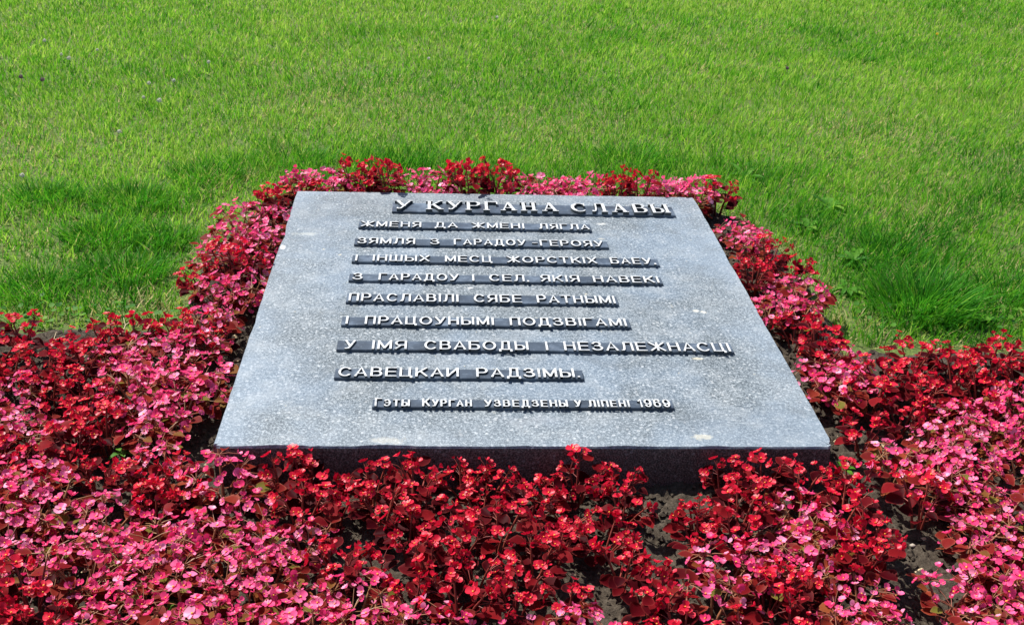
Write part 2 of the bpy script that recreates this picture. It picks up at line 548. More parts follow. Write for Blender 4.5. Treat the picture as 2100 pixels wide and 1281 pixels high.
# glyph: (relative width, [polylines in a unit box])
GL = {
    'А': (1.0, [[(0, 0), (.5, 1), (1, 0)], [(.2, .3), (.8, .3)]]),
    'Б': (.9, [[(.93, 1), (0, 1), (0, 0)], [(0, 0), (.66, 0)] + arc(.66, .285, .34, .285, -90, 90, 8)[1:] + [(0, .57)]]),
    'В': (.9, [[(0, 0), (0, 1)], [(0, 1), (.60, 1)] + arc(.60, .765, .32, .235, 90, -90, 8)[1:] + [(0, .53)], [(.5, .53), (.64, .53)] + arc(.66, .265, .34, .265, 90, -90, 8)[1:] + [(0, 0)]]),
    'Г': (.78, [[(0, 0), (0, 1), (1, 1)]]),
    'Д': (1.1, [[(0, -.2), (0, 0), (1, 0), (1, -.2)], [(.17, 0), (.25, .6), (.25, 1), (.82, 1), (.82, 0)]]),
    'Е': (.85, [[(1, 1), (0, 1), (0, 0), (1, 0)], [(0, .51), (.92, .51)]]),
    'Ж': (1.35, [[(0, 1), (1, 0)], [(0, 0), (1, 1)], [(.5, 0), (.5, 1)]]),
    'З': (.86, [arc(.46, .77, .42, .23, 165, -90, 12) + [(.3, .54)], [(.4, .54), (.48, .54)] + arc(.48, .27, .52, .27, 90, -165, 12)]),
    'И': (.95, [[(0, 1), (0, 0)], [(0, 0), (1, 1)], [(1, 1), (1, 0)]]),
    'І': (0.0, [[(0, 0), (0, 1)]]),
    'К': (.95, [[(0, 0), (0, 1)], [(.95, 1), (.08, .4)], [(.36, .6), (1, 0)]]),
    'Л': (1.0, [[(0, .02), (.1, .03), (.19, .14), (.25, .5), (.26, 1), (1, 1), (1, 0)]]),
    'М': (1.1, [[(0, 0), (0, 1)], [(0, 1), (.5, .08)], [(.5, .08), (1, 1)], [(1, 1), (1, 0)]]),
    'Н': (.9, [[(0, 0), (0, 1)], [(1, 0), (1, 1)], [(0, .52), (1, .52)]]),
    'О': (1.12, [arc(.5, .5, .5, .5, 90, 450, 28)]),
    'П': (.9, [[(0, 0), (0, 1), (1, 1), (1, 0)]]),
    'Р': (.88, [[(0, 0), (0, 1)], [(0, 1), (.6, 1)] + arc(.6, .72, .4, .28, 90, -90, 8)[1:] + [(0, .44)]]),
    'С': (1.02, [arc(.52, .5, .52, .5, 42, 318, 24)]),
    'Т': (.9, [[(0, 1), (1, 1)], [(.5, 0), (.5, 1)]]),
    'У': (.95, [[(0, 1), (.55, .3)], [(1, 1), (.5, .18), (.36, .03), (.1, 0)]]),
    'Х': (.95, [[(0, 1), (1, 0)], [(0, 0), (1, 1)]]),
    'Ц': (1.0, [[(0, 1), (0, 0), (1, 0), (1, -.16)], [(.84, 1), (.84, .02)]]),
    'Ш': (1.25, [[(0, 1), (0, 0), (1, 0), (1, 1)], [(.5, 0), (.5, 1)]]),
    'Ы': (1.15, [[(0, 1), (0, 0)], [(0, 0), (.42, 0)] + arc(.44, .27, .28, .27, -90, 90, 8)[1:] + [(0, .54)], [(1, 0), (1, 1)]]),
    'Э': (.98, [arc(.46, .5, .52, .5, 138, -138, 24), [(.3, .5), (.95, .5)]]),
    'Я': (.88, [[(1, 0), (1, 1)], [(1, 1), (.4, 1)] + arc(.4, .72, .4, .28, 90, 270, 8)[1:] + [(1, .44)], [(.52, .44), (0, 0)]]),
    '-': (.5, [[(0, .46), (1, .46)]]),
    '.': (0.0, [[(0, 0), (0, .05)]]),
    ',': (0.0, [[(0, -.12), (0, .06)]]),
    '1': (.38, [[(.0, .78), (.9, 1), (.9, 0)]]),
    '9': (.88, [arc(.5, .68, .5, .32, 0, 360, 20), arc(.5, .5, .5, .5, -150, -10, 10) + [(1, .68)]]),
    '6': (.88, [arc(.5, .32, .5, .32, 0, 360, 20), arc(.5, .5, .5, .5, 30, 170, 10) + [(0, .32)]]),
}


def strip_poly(pts, th, ext=True):
    """mitred band along a polyline -> left and right rails"""
    P = [Vector(p) for p in pts]
    closed = (P[0] - P[-1]).length < 1e-6
    if closed: P = P[:-1]
    n = len(P)
    if not closed and ext:
        P[0] = P[0] + (P[0] - P[1]).normalized() * th / 2
        P[-1] = P[-1] + (P[-1] - P[-2]).normalized() * th / 2
    L, Rr = [], []
    for i in range(n):
        a = P[i] - P[i - 1] if (i > 0 or closed) else P[1] - P[0]
        b = P[(i + 1) % n] - P[i] if (i < n - 1 or closed) else P[i] - P[i - 1]
        a = a.normalized(); b = b.normalized()
        na = Vector((-a.y, a.x)); nb = Vector((-b.y, b.x))
        m = (na + nb)
        m = m.normalized() if m.length > 1e-4 else na
        k = th / 2 / max(m.dot(na), .5)
        L.append(P[i] + m * k); Rr.append(P[i] - m * k)
    return L, Rr, closed


def add_stroke(b, pts, th, z0, z1, ext=True, asp=1.0):
    L, Rr, closed = strip_poly([(p[0], p[1] * asp) for p in pts], th, ext)
    for p in L + Rr: p.y /= asp
    n = len(L)
    v = [(p.x, p.y, z0) for p in L] + [(p.x, p.y, z0) for p in Rr] + [(p.x, p.y, z1) for p in L] + [(p.x, p.y, z1) for p in Rr]
    top, sid = [], []
    for i in range(n if closed else n - 1):
        j = (i + 1) % n
        top.append((2 * n + i, 3 * n + i, 3 * n + j, 2 * n + j))
        sid.append((i, 2 * n + i, 2 * n + j, j))
        sid.append((n + i, n + j, 3 * n + j, 3 * n + i))
    if not closed:
        sid.append((0, n, 3 * n, 2 * n))
        sid.append((n - 1, 3 * n - 1, 4 * n - 1, 2 * n - 1))
    b.add(v, top, 0)
    base = len(b.v) - len(v)
    for f in sid:
        b.f.append(tuple(base + i for i in f)); b.m.append(1)


ASP = 1.5                                      # upright strokes are thicker than level ones


def put_word(txt, x0, x1, y, h, z0, z1, th, parent, bold=False, hs=None):
    """one word of raised letters from x0 to x1 standing on the line y"""
    hs = hs or h
    chars = []
    for c in txt:
        u = c.upper()
        if c in 'і': u = 'І'
        small = (c != u) and hs != h
        chars.append((u, small))
    tot, W = 0.0, []
    for i, (u, sm) in enumerate(chars):
        w = GL[u][0] * (hs / h if sm else 1)
        W.append(w); tot += w
    n = len(chars)
    gap_u = .27                                 # clear gap in units
    fixed = n * th
    if n == 1 and tot == 0:
        unit = 0; x = (x0 + x1) / 2 - th / 2
    else:
        unit = (x1 - x0 - fixed) / (tot + gap_u * (n - 1)) if n > 1 else (x1 - x0 - th) / tot
        x = x0
    b = MB()
    for i, (u, sm) in enumerate(chars):
        ty = th / ASP
        hh = (hs if sm else h) - ty
        w = W[i] * unit
        for k, pl in enumerate(GL[u][1]):
            pts = [(x + th / 2 + px * w, y + ty / 2 + py * hh) for px, py in pl]
            if u in '.,': pts = [(x + th / 2, y + th / 2 + (-.004 if u == ',' else 0)), (x + th / 2, y + th / 2 + .0015)]
            add_stroke(b, pts, th, z0, z1 + k * .00022, asp=ASP)
        x += w + th + gap_u * unit
    return b.build('lettering', [M_LETTER, M_LSIDE], parent)


# bold serif capitals for the heading: (width, [(polyline, thickness factor)])
THK, THN = .185, .075
def sf(x, y, w=.36): return ([(x - w / 2, y), (x + w / 2, y)], THN)
SER = {
    'У': (1.0, [([(.16, .96), (.56, .34)], THK), ([(.86, .96), (.46, .26), (.34, .08), (.2, .06)], .09), ([(.13, .11), (.22, .11)], .17), sf(.18, .965, .4), sf(.86, .965, .3)]),
    'К': (1.1, [([(.2, .0), (.2, 1)], THK), ([(.85, .96), (.3, .46)], .09), ([(.42, .6), (.92, .02)], THK), sf(.2, .035, .4), sf(.2, .965, .4), sf(.86, .965, .32), sf(.93, .035, .32)]),
    'Р': (.95, [([(.2, 0), (.2, 1)], THK), ([(.25, .965), (.55, .965)] + arc(.55, .73, .33, .235, 90, -90, 10)[1:] + [(.25, .495)], .085), (arc(.60, .73, .26, .2, 55, -55, 6), .16), sf(.2, .035, .4), sf(.15, .965, .3)]),
    'Г': (.9, [([(.2, 0), (.2, 1)], THK), ([(.1, .965), (.9, .965)], THN), ([(.87, .97), (.87, .72)], .075), sf(.2, .035, .4)]),
    'А': (1.1, [([(.5, .98), (.18, .03)], .08), ([(.49, .97), (.85, .03)], THK), ([(.26, .31), (.72, .31)], THN), sf(.16, .035, .32), sf(.85, .035, .36)]),
    'Н': (1.15, [([(.2, 0), (.2, 1)], THK), ([(.82, 0), (.82, 1)], THK), ([(.2, .5), (.82, .5)], THN), sf(.2, .035, .4), sf(.2, .965, .4), sf(.82, .035, .4), sf(.82, .965, .4)]),
    'С': (1.05, [(arc(.53, .5, .43, .465, 40, 320, 22), .085), (arc(.50, .5, .38, .40, 115, 245, 10), .19), ([(.86, .97), (.86, .66)], .065)]),
    'Л': (1.1, [([(.82, 0), (.82, 1)], THK), ([(.3, .965), (.9, .965)], THN), ([(.36, .97), (.34, .4), (.27, .12), (.14, .05)], .09), ([(.07, .10), (.18, .10)], .16), sf(.82, .035, .38)]),
    'В': (1.0, [([(.2, 0), (.2, 1)], THK), ([(.1, .965), (.52, .965)] + arc(.52, .745, .27, .22, 90, -90, 9)[1:] + [(.25, .525)], .08), ([(.3, .525), (.56, .525)] + arc(.56, .28, .33, .245, 90, -90, 9)[1:] + [(.08, .035)], .082), (arc(.57, .745, .2, .18, 50, -50, 6), .15), (arc(.62, .28, .25, .2, 55, -55, 6), .17)]),
    'Ы': (1.35, [([(.18, 0), (.18, 1)], THK), ([(.22, .53), (.5, .53)] + arc(.5, .285, .26, .245, 90, -90, 9)[1:] + [(.08, .035)], .08), (arc(.54, .285, .2, .2, 55, -55, 6), .16), ([(1.0, 0), (1.0, 1)], THK), sf(.18, .965, .38), sf(1.0, .035, .36), sf(1.0, .965, .36)]),
}


def put_serif(txt, x0, x1, y, h, z0, z1, parent):
    tot = sum(SER[c][0] for c in txt) + .16 * (len(txt) - 1)
    unit = (x1 - x0) / tot
    b = MB()
    x = x0
    sc = min(unit, h)
    for c in txt:
        w, strokes = SER[c]
        for k, (pl, th) in enumerate(strokes):
            # thickness follows the narrower direction of the letter
            horiz = abs(pl[0][1] - pl[-1][1]) < .02 and len(pl) == 2
            pts = [(x + px * unit, y + py * h) for px, py in pl]
            tt = th * (h if horiz else unit) * (.8 if horiz else 1.05)
            add_stroke(b, pts, tt, z0, z1 + k * .0002, ext=False)
        x += (w + .16) * unit
    return b.build('lettering', [M_LETTER, M_LSIDE], parent)


def add_bar(b, x0, x1, y0, y1, z0, z1, bev=.0012):
    v = [(x0, y0, z0), (x1, y0, z0), (x1, y1, z0), (x0, y1, z0),
         (x0, y0, z1 - bev), (x1, y0, z1 - bev), (x1, y1, z1 - bev), (x0, y1, z1 - bev),
         (x0 + bev, y0 + bev, z1), (x1 - bev, y0 + bev, z1), (x1 - bev, y1 - bev, z1), (x0 + bev, y1 - bev, z1)]
    f = [(8, 9, 10, 11)]
    for k in range(4):
        j = (k + 1) % 4
        f += [(k, j, 4 + j, 4 + k), (4 + k, 4 + j, 8 + j, 8 + k)]
    b.add(v, f)


ZB, ZL = .0085, .0058
# (bar x0, x1, y0, y1, letter base y, cap height, [(word, x0, x1)])
LINES = [
    (-.388, .637, 1.520, 1.607, 1.519, .086, [('У', -.379, -.316), ('КУРГАНА', -.267, .214), ('СЛАВЫ', .256, .629)]),
    (-.497, .311, 1.366, 1.4215, 1.362, .0475, [('ЖМЕНЯ', -.488, -.281), ('ДА', -.235, -.155), ('ЖМЕНІ', -.106, .076), ('ЛЯГЛА', .127, .305)]),
    (-.501, .351, 1.214, 1.266, 1.2115, .0495, [('ЗЯМЛЯ', -.490, -.299), ('З', -.249, -.218), ('ГАРАДОУ', -.170, .072), ('-ГЕРОЯУ', .093, .334)]),
    (-.499, .500, 1.072, 1.124, 1.0695, .049, [('І', -.489, -.480), ('ІНШЫХ', -.432, -.249), ('МЕСЦ', -.200, -.047), ('ЖОРСТКІХ', .001, .295), ('БАЕУ,', .339, .488)]),
    (-.498, .486, .928, .977, .924, .049, [('З', -.486, -.455), ('ГАРАДОУ', -.406, -.157), ('І', -.116, -.108), ('СЕЛ,', -.062, .062), ('ЯКІЯ', .099, .222), ('НАВЕКІ', .265, .474)]),
    (-.495, .323, .775, .831, .772, .052, [('ПРАСЛАВІЛІ', -.487, -.160), ('СЯБЕ', -.114, .031), ('РАТНЫМІ', .076, .314)]),
    (-.497, .338, .6235, .6755, .621, .0495, [('І', -.485, -.477), ('ПРАЦОУНЫМІ', -.430, -.060), ('ПОДЗВІГАМІ', -.014, .326)]),
    (-.498, .607, .475, .5275, .470, .0505, [('У', -.477, -.447), ('ІМЯ', -.401, -.306), ('СВАБОДЫ', -.258, .030), ('І', .077, .085), ('НЕЗАЛЕЖНАСЦІ', .129, .597)]),
    (-.491, .166, .319, .367, .3185, .048, [('САВЕЦКАИ', -.481, -.165), ('РАДЗІМЫ.', -.119, .156)]),
    (-.384, .381, .172, .2095, .1675, .0385, [('Гэты', -.378, -.290), ('Курган', -.259, -.134), ('узведзены', -.103, .109), ('у', .126, .144), ('ліпені', .161, .267), ('1969', .289, .372)]),
]
BAR_LABELS = ['tallest dark bar with the bold serif heading', None, None, None, None, None, None, 'longest dark bar', None, 'narrowest dark bar with small capitals and the year']
for i, (x0, x1, y0, y1, yb, h, words) in enumerate(LINES):
    b = MB()
    add_bar(b, x0, x1, y0, y1, SLAB_TOP + .0002, SLAB_TOP + ZB)
    # small feet under the descenders that hang over the bar's front edge
    bar = b.build('text_bar', [M_BAR], STONE)
    if BAR_LABELS[i]: bar['label'] = BAR_LABELS[i]
    zb = SLAB_TOP + ZB - .0004
    for (wd, a, c) in words:
        if i == 0:
            put_serif(wd, a, c, yb, h, zb, zb + .011, bar)
        elif i == 9:
            put_word(wd, a, c, yb, h, zb, zb + ZL, .0050, bar, hs=.0325)
        else:
            put_word(wd, a, c, yb, h, zb, zb + ZL, .0064, bar)


# ---------------------------------------------------------------- begonias
def tube(b, pts, r0, r1, mat=0, sides=4):
    P = [Vector(p) for p in pts]
    n = len(P)
    v, f = [], []
    for i, p in enumerate(P):
        d = (P[min(i + 1, n - 1)] - P[max(i - 1, 0)]).normalized()
        a = d.orthogonal().normalized(); c = d.cross(a)
        r = r0 + (r1 - r0) * i / max(1, n - 1)
        for s in range(sides):
            an = 2 * math.pi * s / sides
            v.append(p + a * math.cos(an) * r + c * math.sin(an) * r)
    for i in range(n - 1):
        for s in range(sides):
            s2 = (s + 1) % sides
            f.append((i * sides + s, i * sides + s2, (i + 1) * sides + s2, (i + 1) * sides + s))
    b.add(v, f, mat, 0.0)


def begonia_leaf(b, base, out, nrm, L, W, mat, rr):
    """ovate, folded along the midrib, wavy rim"""
    out = out.normalized()
    side = nrm.cross(out).normalized()
    nrm = out.cross(side).normalized()
    fold = rr.uniform(.15, .55); droop = rr.uniform(-.25, .45); asym = rr.uniform(.85, 1.15)
    V, A = [], []
    us = (-1, -.82, 0, .82, 1)
    rows = 6
    prof = (.16, .72, 1.0, .93, .62, .10)
    for r in range(rows):
        s = r / (rows - 1)
        w = prof[r] * W / 2
        c = base + out * (L * s) - nrm * (droop * L * s * s * .5)
        for u in us:
            ww = w * (asym if u > 0 else 1 / asym)
            wob = rr.uniform(-.05, .05) * W if abs(u) == 1 else 0
            V.append(c + side * (u * ww) + nrm * (abs(u) ** 1.5 * ww * fold + wob))
            A.append(1.0 if abs(u) == 1 or r in (0, rows - 1) else (.72 if abs(u) > .5 else 0))
    F = []
    for r in range(rows - 1):
        for k in range(4):
            i = r * 5 + k
            F.append((i, i + 1, i + 6, i + 5))
    b.add(V, F, mat, A)


def petal(b, ang, L, W, lift, cup, mat, z=0):
    """rounded petal in the XY plane pointing along ang"""
    d = Vector((math.cos(ang), math.sin(ang), 0)); s = Vector((-d.y, d.x, 0))
    V = [Vector((0, 0, z))]
    n = 9
    V.append(d * L * .5 + Vector((0, 0, z + lift * L * .4)))
    for k in range(n):
        a = -math.pi * .86 + 2 * math.pi * .86 * k / (n - 1)
        x = L * (.54 + .46 * math.cos(a)); y = W / 2 * math.sin(a)
        V.append(d * x + s * y + Vector((0, 0, z + lift * x + cup * ((y / W * 2) ** 2 + (x / L - .5) ** 2) * L)))
    F = [(1, 2 + k, 3 + k) for k in range(n - 1)] + [(0, 2, 1), (0, 1, 2 + n - 1)]
    b.add(V, F, mat)


def flower_mesh(name, petal_mat, size, openness, seed):
    rr = random.Random(seed)
    b = MB()
    L = size * .5
    a0 = rr.uniform(-.15, .15)
    for k in range(2):
        petal(b, a0 + math.pi * k + rr.uniform(-.1, .1), L * rr.uniform(.95, 1.12), L * 1.28 * rr.uniform(.9, 1.08), openness + rr.uniform(-.1, .1), .28, 0)
    for k in range(2):
        petal(b, a0 + math.pi * (k + .5) + rr.uniform(-.12, .12), L * .78, L * .55, openness * .6 + .15, .2, 0, .0012)
    # stamen knob
    r = size * .075
    V, F = [], []
    for j, (zz, rad) in enumerate(((0, .7), (.55, 1.0), (1.1, .75))):
        for k in range(6): V.append((r * rad * math.cos(k * 1.047), r * rad * math.sin(k * 1.047), .001 + zz * r * 1.3))
    V.append((0, 0, .001 + r * 1.9))
    for j in range(2):
        for k in range(6): F.append((j * 6 + k, j * 6 + (k + 1) % 6, (j + 1) * 6 + (k + 1) % 6, (j + 1) * 6 + k))
    for k in range(6): F.append((12 + k, 12 + (k + 1) % 6, 18))
    b.add(V, F, 1)
    return b.mesh(name, [petal_mat, M_STAMEN], smooth=True)


def bud_mesh(name, petal_mat, size, seed):
    """half open blossom: two shell-like petals pressed together"""
    rr = random.Random(seed)
    b = MB()
    for k in range(2):
        petal(b, math.pi * k, size * .42, size * .62, 1.25, .35, 0)
    return b.mesh(name, [petal_mat], smooth=True)


RED_FL = [flower_mesh('flower', M_RPETAL, s, o, k) for k, (s, o) in enumerate(((.0255, .25), (.0225, .5), (.0275, .15), (.020, .9)))] + [bud_mesh('flower', M_RPETAL, .017, 1)]
PINK_FL = [flower_mesh('flower', M_PPETAL, s, o, 10 + k) for k, (s, o) in enumerate(((.0235, .25), (.0215, .5), (.0255, .12), (.019, .8)))] + [bud_mesh('flower', M_PPETAL, .016, 2)]


def make_begonia(kind, seed):
    """prototype plant: an Empty with foliage and single blossoms"""
    rr = random.Random(seed)
    red = kind == 'red'
    root = empty('begonia')
    b = MB()
    tips = []
    ns = rr.randint(4, 5) if red else rr.randint(4, 6)
    H = rr.uniform(.088, .118) if red else rr.uniform(.080, .100)
    spread = .034 if red else .048
    for k in range(ns):
        an = 2 * math.pi * k / ns + rr.uniform(-.4, .4)
        o = Vector((math.cos(an), math.sin(an), 0))
        b0 = o * rr.uniform(.004, .012)
        h = H * rr.uniform(.75, 1.08); sp = spread * rr.uniform(.5, 1.25)
        pts = [b0 + Vector((0, 0, -.004)), b0 + o * sp * .25 + Vector((0, 0, h * .4)), b0 + o * sp * .65 + Vector((0, 0, h * .75)), b0 + o * sp + Vector((0, 0, h))]
        tube(b, pts, .0034, .0020, 1)
        tips.append((pts[-1], o))
        nl = rr.randint(3, 4) if red else rr.randint(5, 6)
        for j in range(nl):
            f = .22 + .78 * (j + rr.random() * .6) / nl
            i = min(2, int(f * 3)); q = f * 3 - i
            base = pts[i].lerp(pts[i + 1], min(1, q))
            la = an + rr.uniform(-1.5, 1.5)
            lo = Vector((math.cos(la), math.sin(la), rr.uniform(-.1, .5 if f < .65 else .1) if red else rr.uniform(-.15, .35 if f < .65 else .05)))
            pet = base + lo.normalized() * rr.uniform(.008, .02)
            tube(b, [base, pet], .0015, .0012, 1, 3)
            nrm = Vector((rr.uniform(-.5, .5), rr.uniform(-.5, .5), 1)) + lo * -.3
            L = (rr.uniform(.032, .050) if red else rr.uniform(.028, .042)) * (1.1 - .35 * f)
            begonia_leaf(b, pet, lo, nrm, L, L * rr.uniform(.72, .95), 0, rr)
    fl = []
    if red:
        for (tp, o) in tips:
            for k in range(rr.randint(4, 6)):
                d = (o * rr.uniform(-.6, .9) + Vector((rr.uniform(-.7, .7), rr.uniform(-.7, .7), rr.uniform(.5, 1.2)))).normalized()
                e = tp + d * rr.uniform(.012, .034)
                fl.append((tp, e, d))
        for k in range(rr.randint(5, 8)):
            tp, o = rr.choice(tips)
            tp2 = tp * .8
            d = (o + Vector((rr.uniform(-.5, .5), rr.uniform(-.5, .5), rr.uniform(.1, .5)))).normalized()
            fl.append((tp2, tp2 + d * rr.uniform(.02, .035), d))
    else:
        n = rr.randint(31, 38)
        for k in range(n):
            rad = .078 * math.sqrt((k + .5) / n); an = k * 2.39996 + rr.uniform(-.4, .4)
            e = Vector((rad * math.cos(an), rad * math.sin(an), H * 1.12 - 6.5 * rad * rad + rr.uniform(-.014, .014)))
            tp = min(tips, key=lambda q: (q[0] - e).length)[0]
            d = Vector((e.x * 9 + rr.uniform(-.55, .55), e.y * 9 + rr.uniform(-.55, .55), .75)).normalized()
            fl.append((tp.lerp(Vector((0, 0, H * .6)), .15), e, d))
    for (tp, e, d) in fl:
        tube(b, [tp, (tp + e) / 2 + Vector((0, 0, .003)), e], .0010, .0008, 1, 3)
    b.build('foliage', [M_RLEAF if red else M_PLEAF, M_RSTEM if red else M_PSTEM], root, smooth=True, attr='rim')
    for (tp, e, d) in fl:
        me = rr.choice(RED_FL if red else PINK_FL)
        o = link('flower', me, root)
        o.location = e
        dd = (d + Vector((rr.uniform(-.45, .45), rr.uniform(-.45, .45), 0))).normalized()
        o.rotation_euler = (dd.to_track_quat('Z', 'Y').to_matrix() @ Matrix.Rotation(rr.uniform(0, 6.28), 3, 'Z')).to_euler()
        s = rr.choice((rr.uniform(.55, .8), rr.uniform(.8, 1.0), rr.uniform(.9, 1.18)))
        o.scale = (s, s, s)
    return root


def copy_plant(src):
    r = src.copy()
    COL.objects.link(r)
    for ch in KIDS[src.name]:
        c = ch.copy()
        COL.objects.link(c)
        c.parent = r
    return r


PROTO = {'red': [make_begonia('red', 100 + k) for k in range(7)], 'pink': [make_begonia('pink', 200 + k) for k in range(6)]}
KIDS = {pr.name: [o for o in COL.objects if o.parent == pr] for ps in PROTO.values() for pr in ps}
FRESH = {pr.name: True for ps in PROTO.values() for pr in ps}

# patches of pink in the bed, outlines on the ground (everything else is red)
PINK = {
    'left of the stone by its last lines': [(-1.24, .62), (-.99, .59), (-.72, .46), (-.72, .15), (-.72, -.06), (-.86, -.04), (-.95, .20), (-1.1, .36)],
    'at the far left edge of the bed': [(-1.75, .52), (-1.28, .37), (-1.14, .17), (-1.12, .1), (-1.18, .03), (-1.7, .02)],
    'in the big pink drift front left': [(-1.5, -.10), (-1.09, -.07), (-.95, -.13), (-.90, -.22), (-.81, -.25), (-.70, -.26), (-.62, -.31), (-.58, -.38), (-.46, -.47), (-.43, -.95), (-.90, -.95), (-.94, -.55), (-1.10, -.40), (-1.14, -.23), (-1.5, -.23)],
    'at the front left corner of the stone': [(-.79, -.03), (-.6, -.04), (-.53, -.2), (-.42, -.31), (-.43, -.41), (-.54, -.38), (-.72, -.18)],
    'in the pink band at the front edge': [(-.44, -.46), (-.25, -.50), (-.05, -.55), (.18, -.55), (.18, -.95), (-.5, -.95), (-.5, -.63)],
    'left of the stone by its heading': [(-1.06, 1.56), (-.72, 1.57), (-.70, 1.15), (-.79, 1.15), (-1.06, 1.18)],
    'left of the stone by its middle lines': [(-1.08, 1.0), (-.75, .97), (-.75, .66), (-1.08, .66)],
    'behind the back left corner of the stone': [(-.80, 2.05), (-.57, 2.05), (-.57, 1.67), (-.70, 1.67)],
    'behind the start of the heading': [(-.39, 2.05), (-.17, 2.05), (-.18, 1.65), (-.38, 1.64)],
    'behind the middle of the back edge': [(.04, 2.05), (.40, 2.05), (.38, 1.65), (.03, 1.66)],
    'behind the back right corner of the stone': [(.58, 2.05), (.82, 2.05), (.78, 1.64), (.56, 1.66)],
    'right of the stone by its heading': [(.74, 1.62), (1.08, 1.66), (1.06, 1.36), (.77, 1.20), (.72, 1.31)],
    'right of the stone by its middle lines': [(.76, 1.04), (1.06, 1.06), (1.0, .84), (.75, .80)],
    'right of the stone by its last lines': [(.73, .44), (.95, .56), (1.0, .56), (.93, .28), (.84, .08), (.75, -.02), (.71, .02)],
    'in the big pink drift at the far right': [(1.14, .30), (1.8, .42), (1.7, -1.2), (.66, -1.2), (.79, -.54), (.93, -.2), (.99, .03)],
    'at the front right corner of the stone': [(.54, -.11), (.72, -.11), (.66, -.35), (.45, -.45), (.33, -.53), (.36, -.38), (.52, -.26)],
    'in the small pink group at lower right': [(.69, -.41), (.77, -.41), (.68, -.8), (.53, -.8)],
}
RED = [
    ('behind the stone', lambda x, y: y > 1.70 and abs(x) < .72),
    ('in the strip left of the stone', lambda x, y: x < -.70 and y > .62),
    ('in the strip right of the stone', lambda x, y: x > .70 and y > .62),
    ('in front of the stone', lambda x, y: -.42 < x < .52 and y < .1),
    ('between the two pink drifts on the left', lambda x, y: x <= -.42 and y > -.25),
    ('in the front left corner of the bed', lambda x, y: x <= -.42),
    ('along the lawn on the right', lambda x, y: y > .42),
    ('in the dark red stretch right of the stone', lambda x, y: True),
]


def inpoly(x, y, P):
    c = False
    j = len(P) - 1
    for i in range(len(P)):
        if (P[i][1] > y) != (P[j][1] > y) and x < (P[j][0] - P[i][0]) * (y - P[i][1]) / (P[j][1] - P[i][1]) + P[i][0]: c = not c
        j = i
    return c


def in_view(x, y, z, mx=.03):
    d = Vector((x, y, z)) - CAM
    w = d.dot(fwd)
    if w <= 0: return False
    px = d.dot(r2) / w * 2323.7 / 2100; py = d.dot(u2) / w * 2323.7 / 2100
    return abs(px) < .5 + mx and abs(py) < .305 + mx


# bare stretches of soil between the groups: centre, radii
BARE = [(-1.30, .60, .07, .09), (-.98, .05, .07, .05), (-.36, -.29, .06, .05), (.0, -.27, .07, .04), (.30, -.20, .05, .06),
        (.85, -.30, .07, .16), (.77, -.62, .05, .14), (.02, -.03, .06, .05), (.93, .20, .08, .07), (1.08, .62, .10, .10), (1.18, -.05, .06, .07), (.25, -.42, .07, .05), (.98, .72, .07, .16)]


def bare(x, y):
    return any(((x - a) / c) ** 2 + ((y - b) / d) ** 2 < 1 for a, b, c, d in BARE)


def plant_bed():
    rr = random.Random(21)
    pts = []
    dy, dx = .102, .104
    row = 0
    y = -.90
    for y in list(np.arange(-.90, 1.75, dy)) + [1.805, 1.890]:
        y = float(y)
        x = -1.95 + (dx / 2 if row % 2 else 0)
        while x < 2.0:
            px, py = x + rr.uniform(-.024, .024), y + rr.uniform(-.022, .022)
            x += dx
            if -.80 < px < .80 and -.062 < py < SLAB_D + .035: continue
            if abs(px) > (.995 if px < 0 else .975) - .28 * max(0, py - 1.45) and py > (.665 if px < 0 else .60): continue
            if py > 1.925: continue
            if bed_dist(np.array([px]), np.array([py]))[0] < .04: continue
            if not in_view(px, py, .10, .06): continue
            if bare(px, py): continue
            if -.45 < px < .55 and py < .05 and rr.random() < .13: continue
            if px > .72 and py < .3 and rr.random() < .08: continue
            pts.append((px, py, row))
        row += 1
    return pts


PTS = plant_bed()
PLANTS = []
rr = random.Random(77)
for (x, y, row) in PTS:
    reg = next((k for k, P in PINK.items() if inpoly(x, y, P)), None)
    kind = 'pink' if reg else 'red'
    if not (-.5 < x < .55 and y < .1) and rr.random() < .015: kind = 'red' if kind == 'pink' else 'pink'
    if reg is None or kind == 'red':
        reg = next(k for k, fn in RED if fn(x, y)) if kind == 'red' and not reg else reg
    if reg is None: reg = next(k for k, fn in RED if fn(x, y))
    PLANTS.append([x, y, row, kind, reg])
print('begonias:', len(PLANTS))

ORD = ['first', 'second', 'third', 'fourth', 'fifth', 'sixth', 'seventh', 'eighth', 'ninth', 'tenth', 'eleventh', 'twelfth', 'thirteenth',
       'fourteenth', 'fifteenth', 'sixteenth', 'seventeenth', 'eighteenth', 'nineteenth', 'twentieth']
byreg = {}
for pl in PLANTS: byreg.setdefault((pl[3], pl[4]), []).append(pl)
for (kind, reg), L in byreg.items():
    rows = sorted({p[2] for p in L})
    look = 'red begonia' if kind == 'red' else 'pink begonia'
    for ri, rw in enumerate(rows):
        R = sorted([p for p in L if p[2] == rw])
        for ci, pl in enumerate(R):
            s = f'{look} {reg}'
            if len(rows) > 1:
                s += ', nearest row' if ri == 0 else (', rearmost row' if ri == len(rows) - 1 else f', {ORD[ri]} row')
            if len(R) > 1:
                s += ', leftmost' if ci == 0 else (', rightmost' if ci == len(R) - 1 else f', {ORD[ci]} from left')
            pl.append(s)

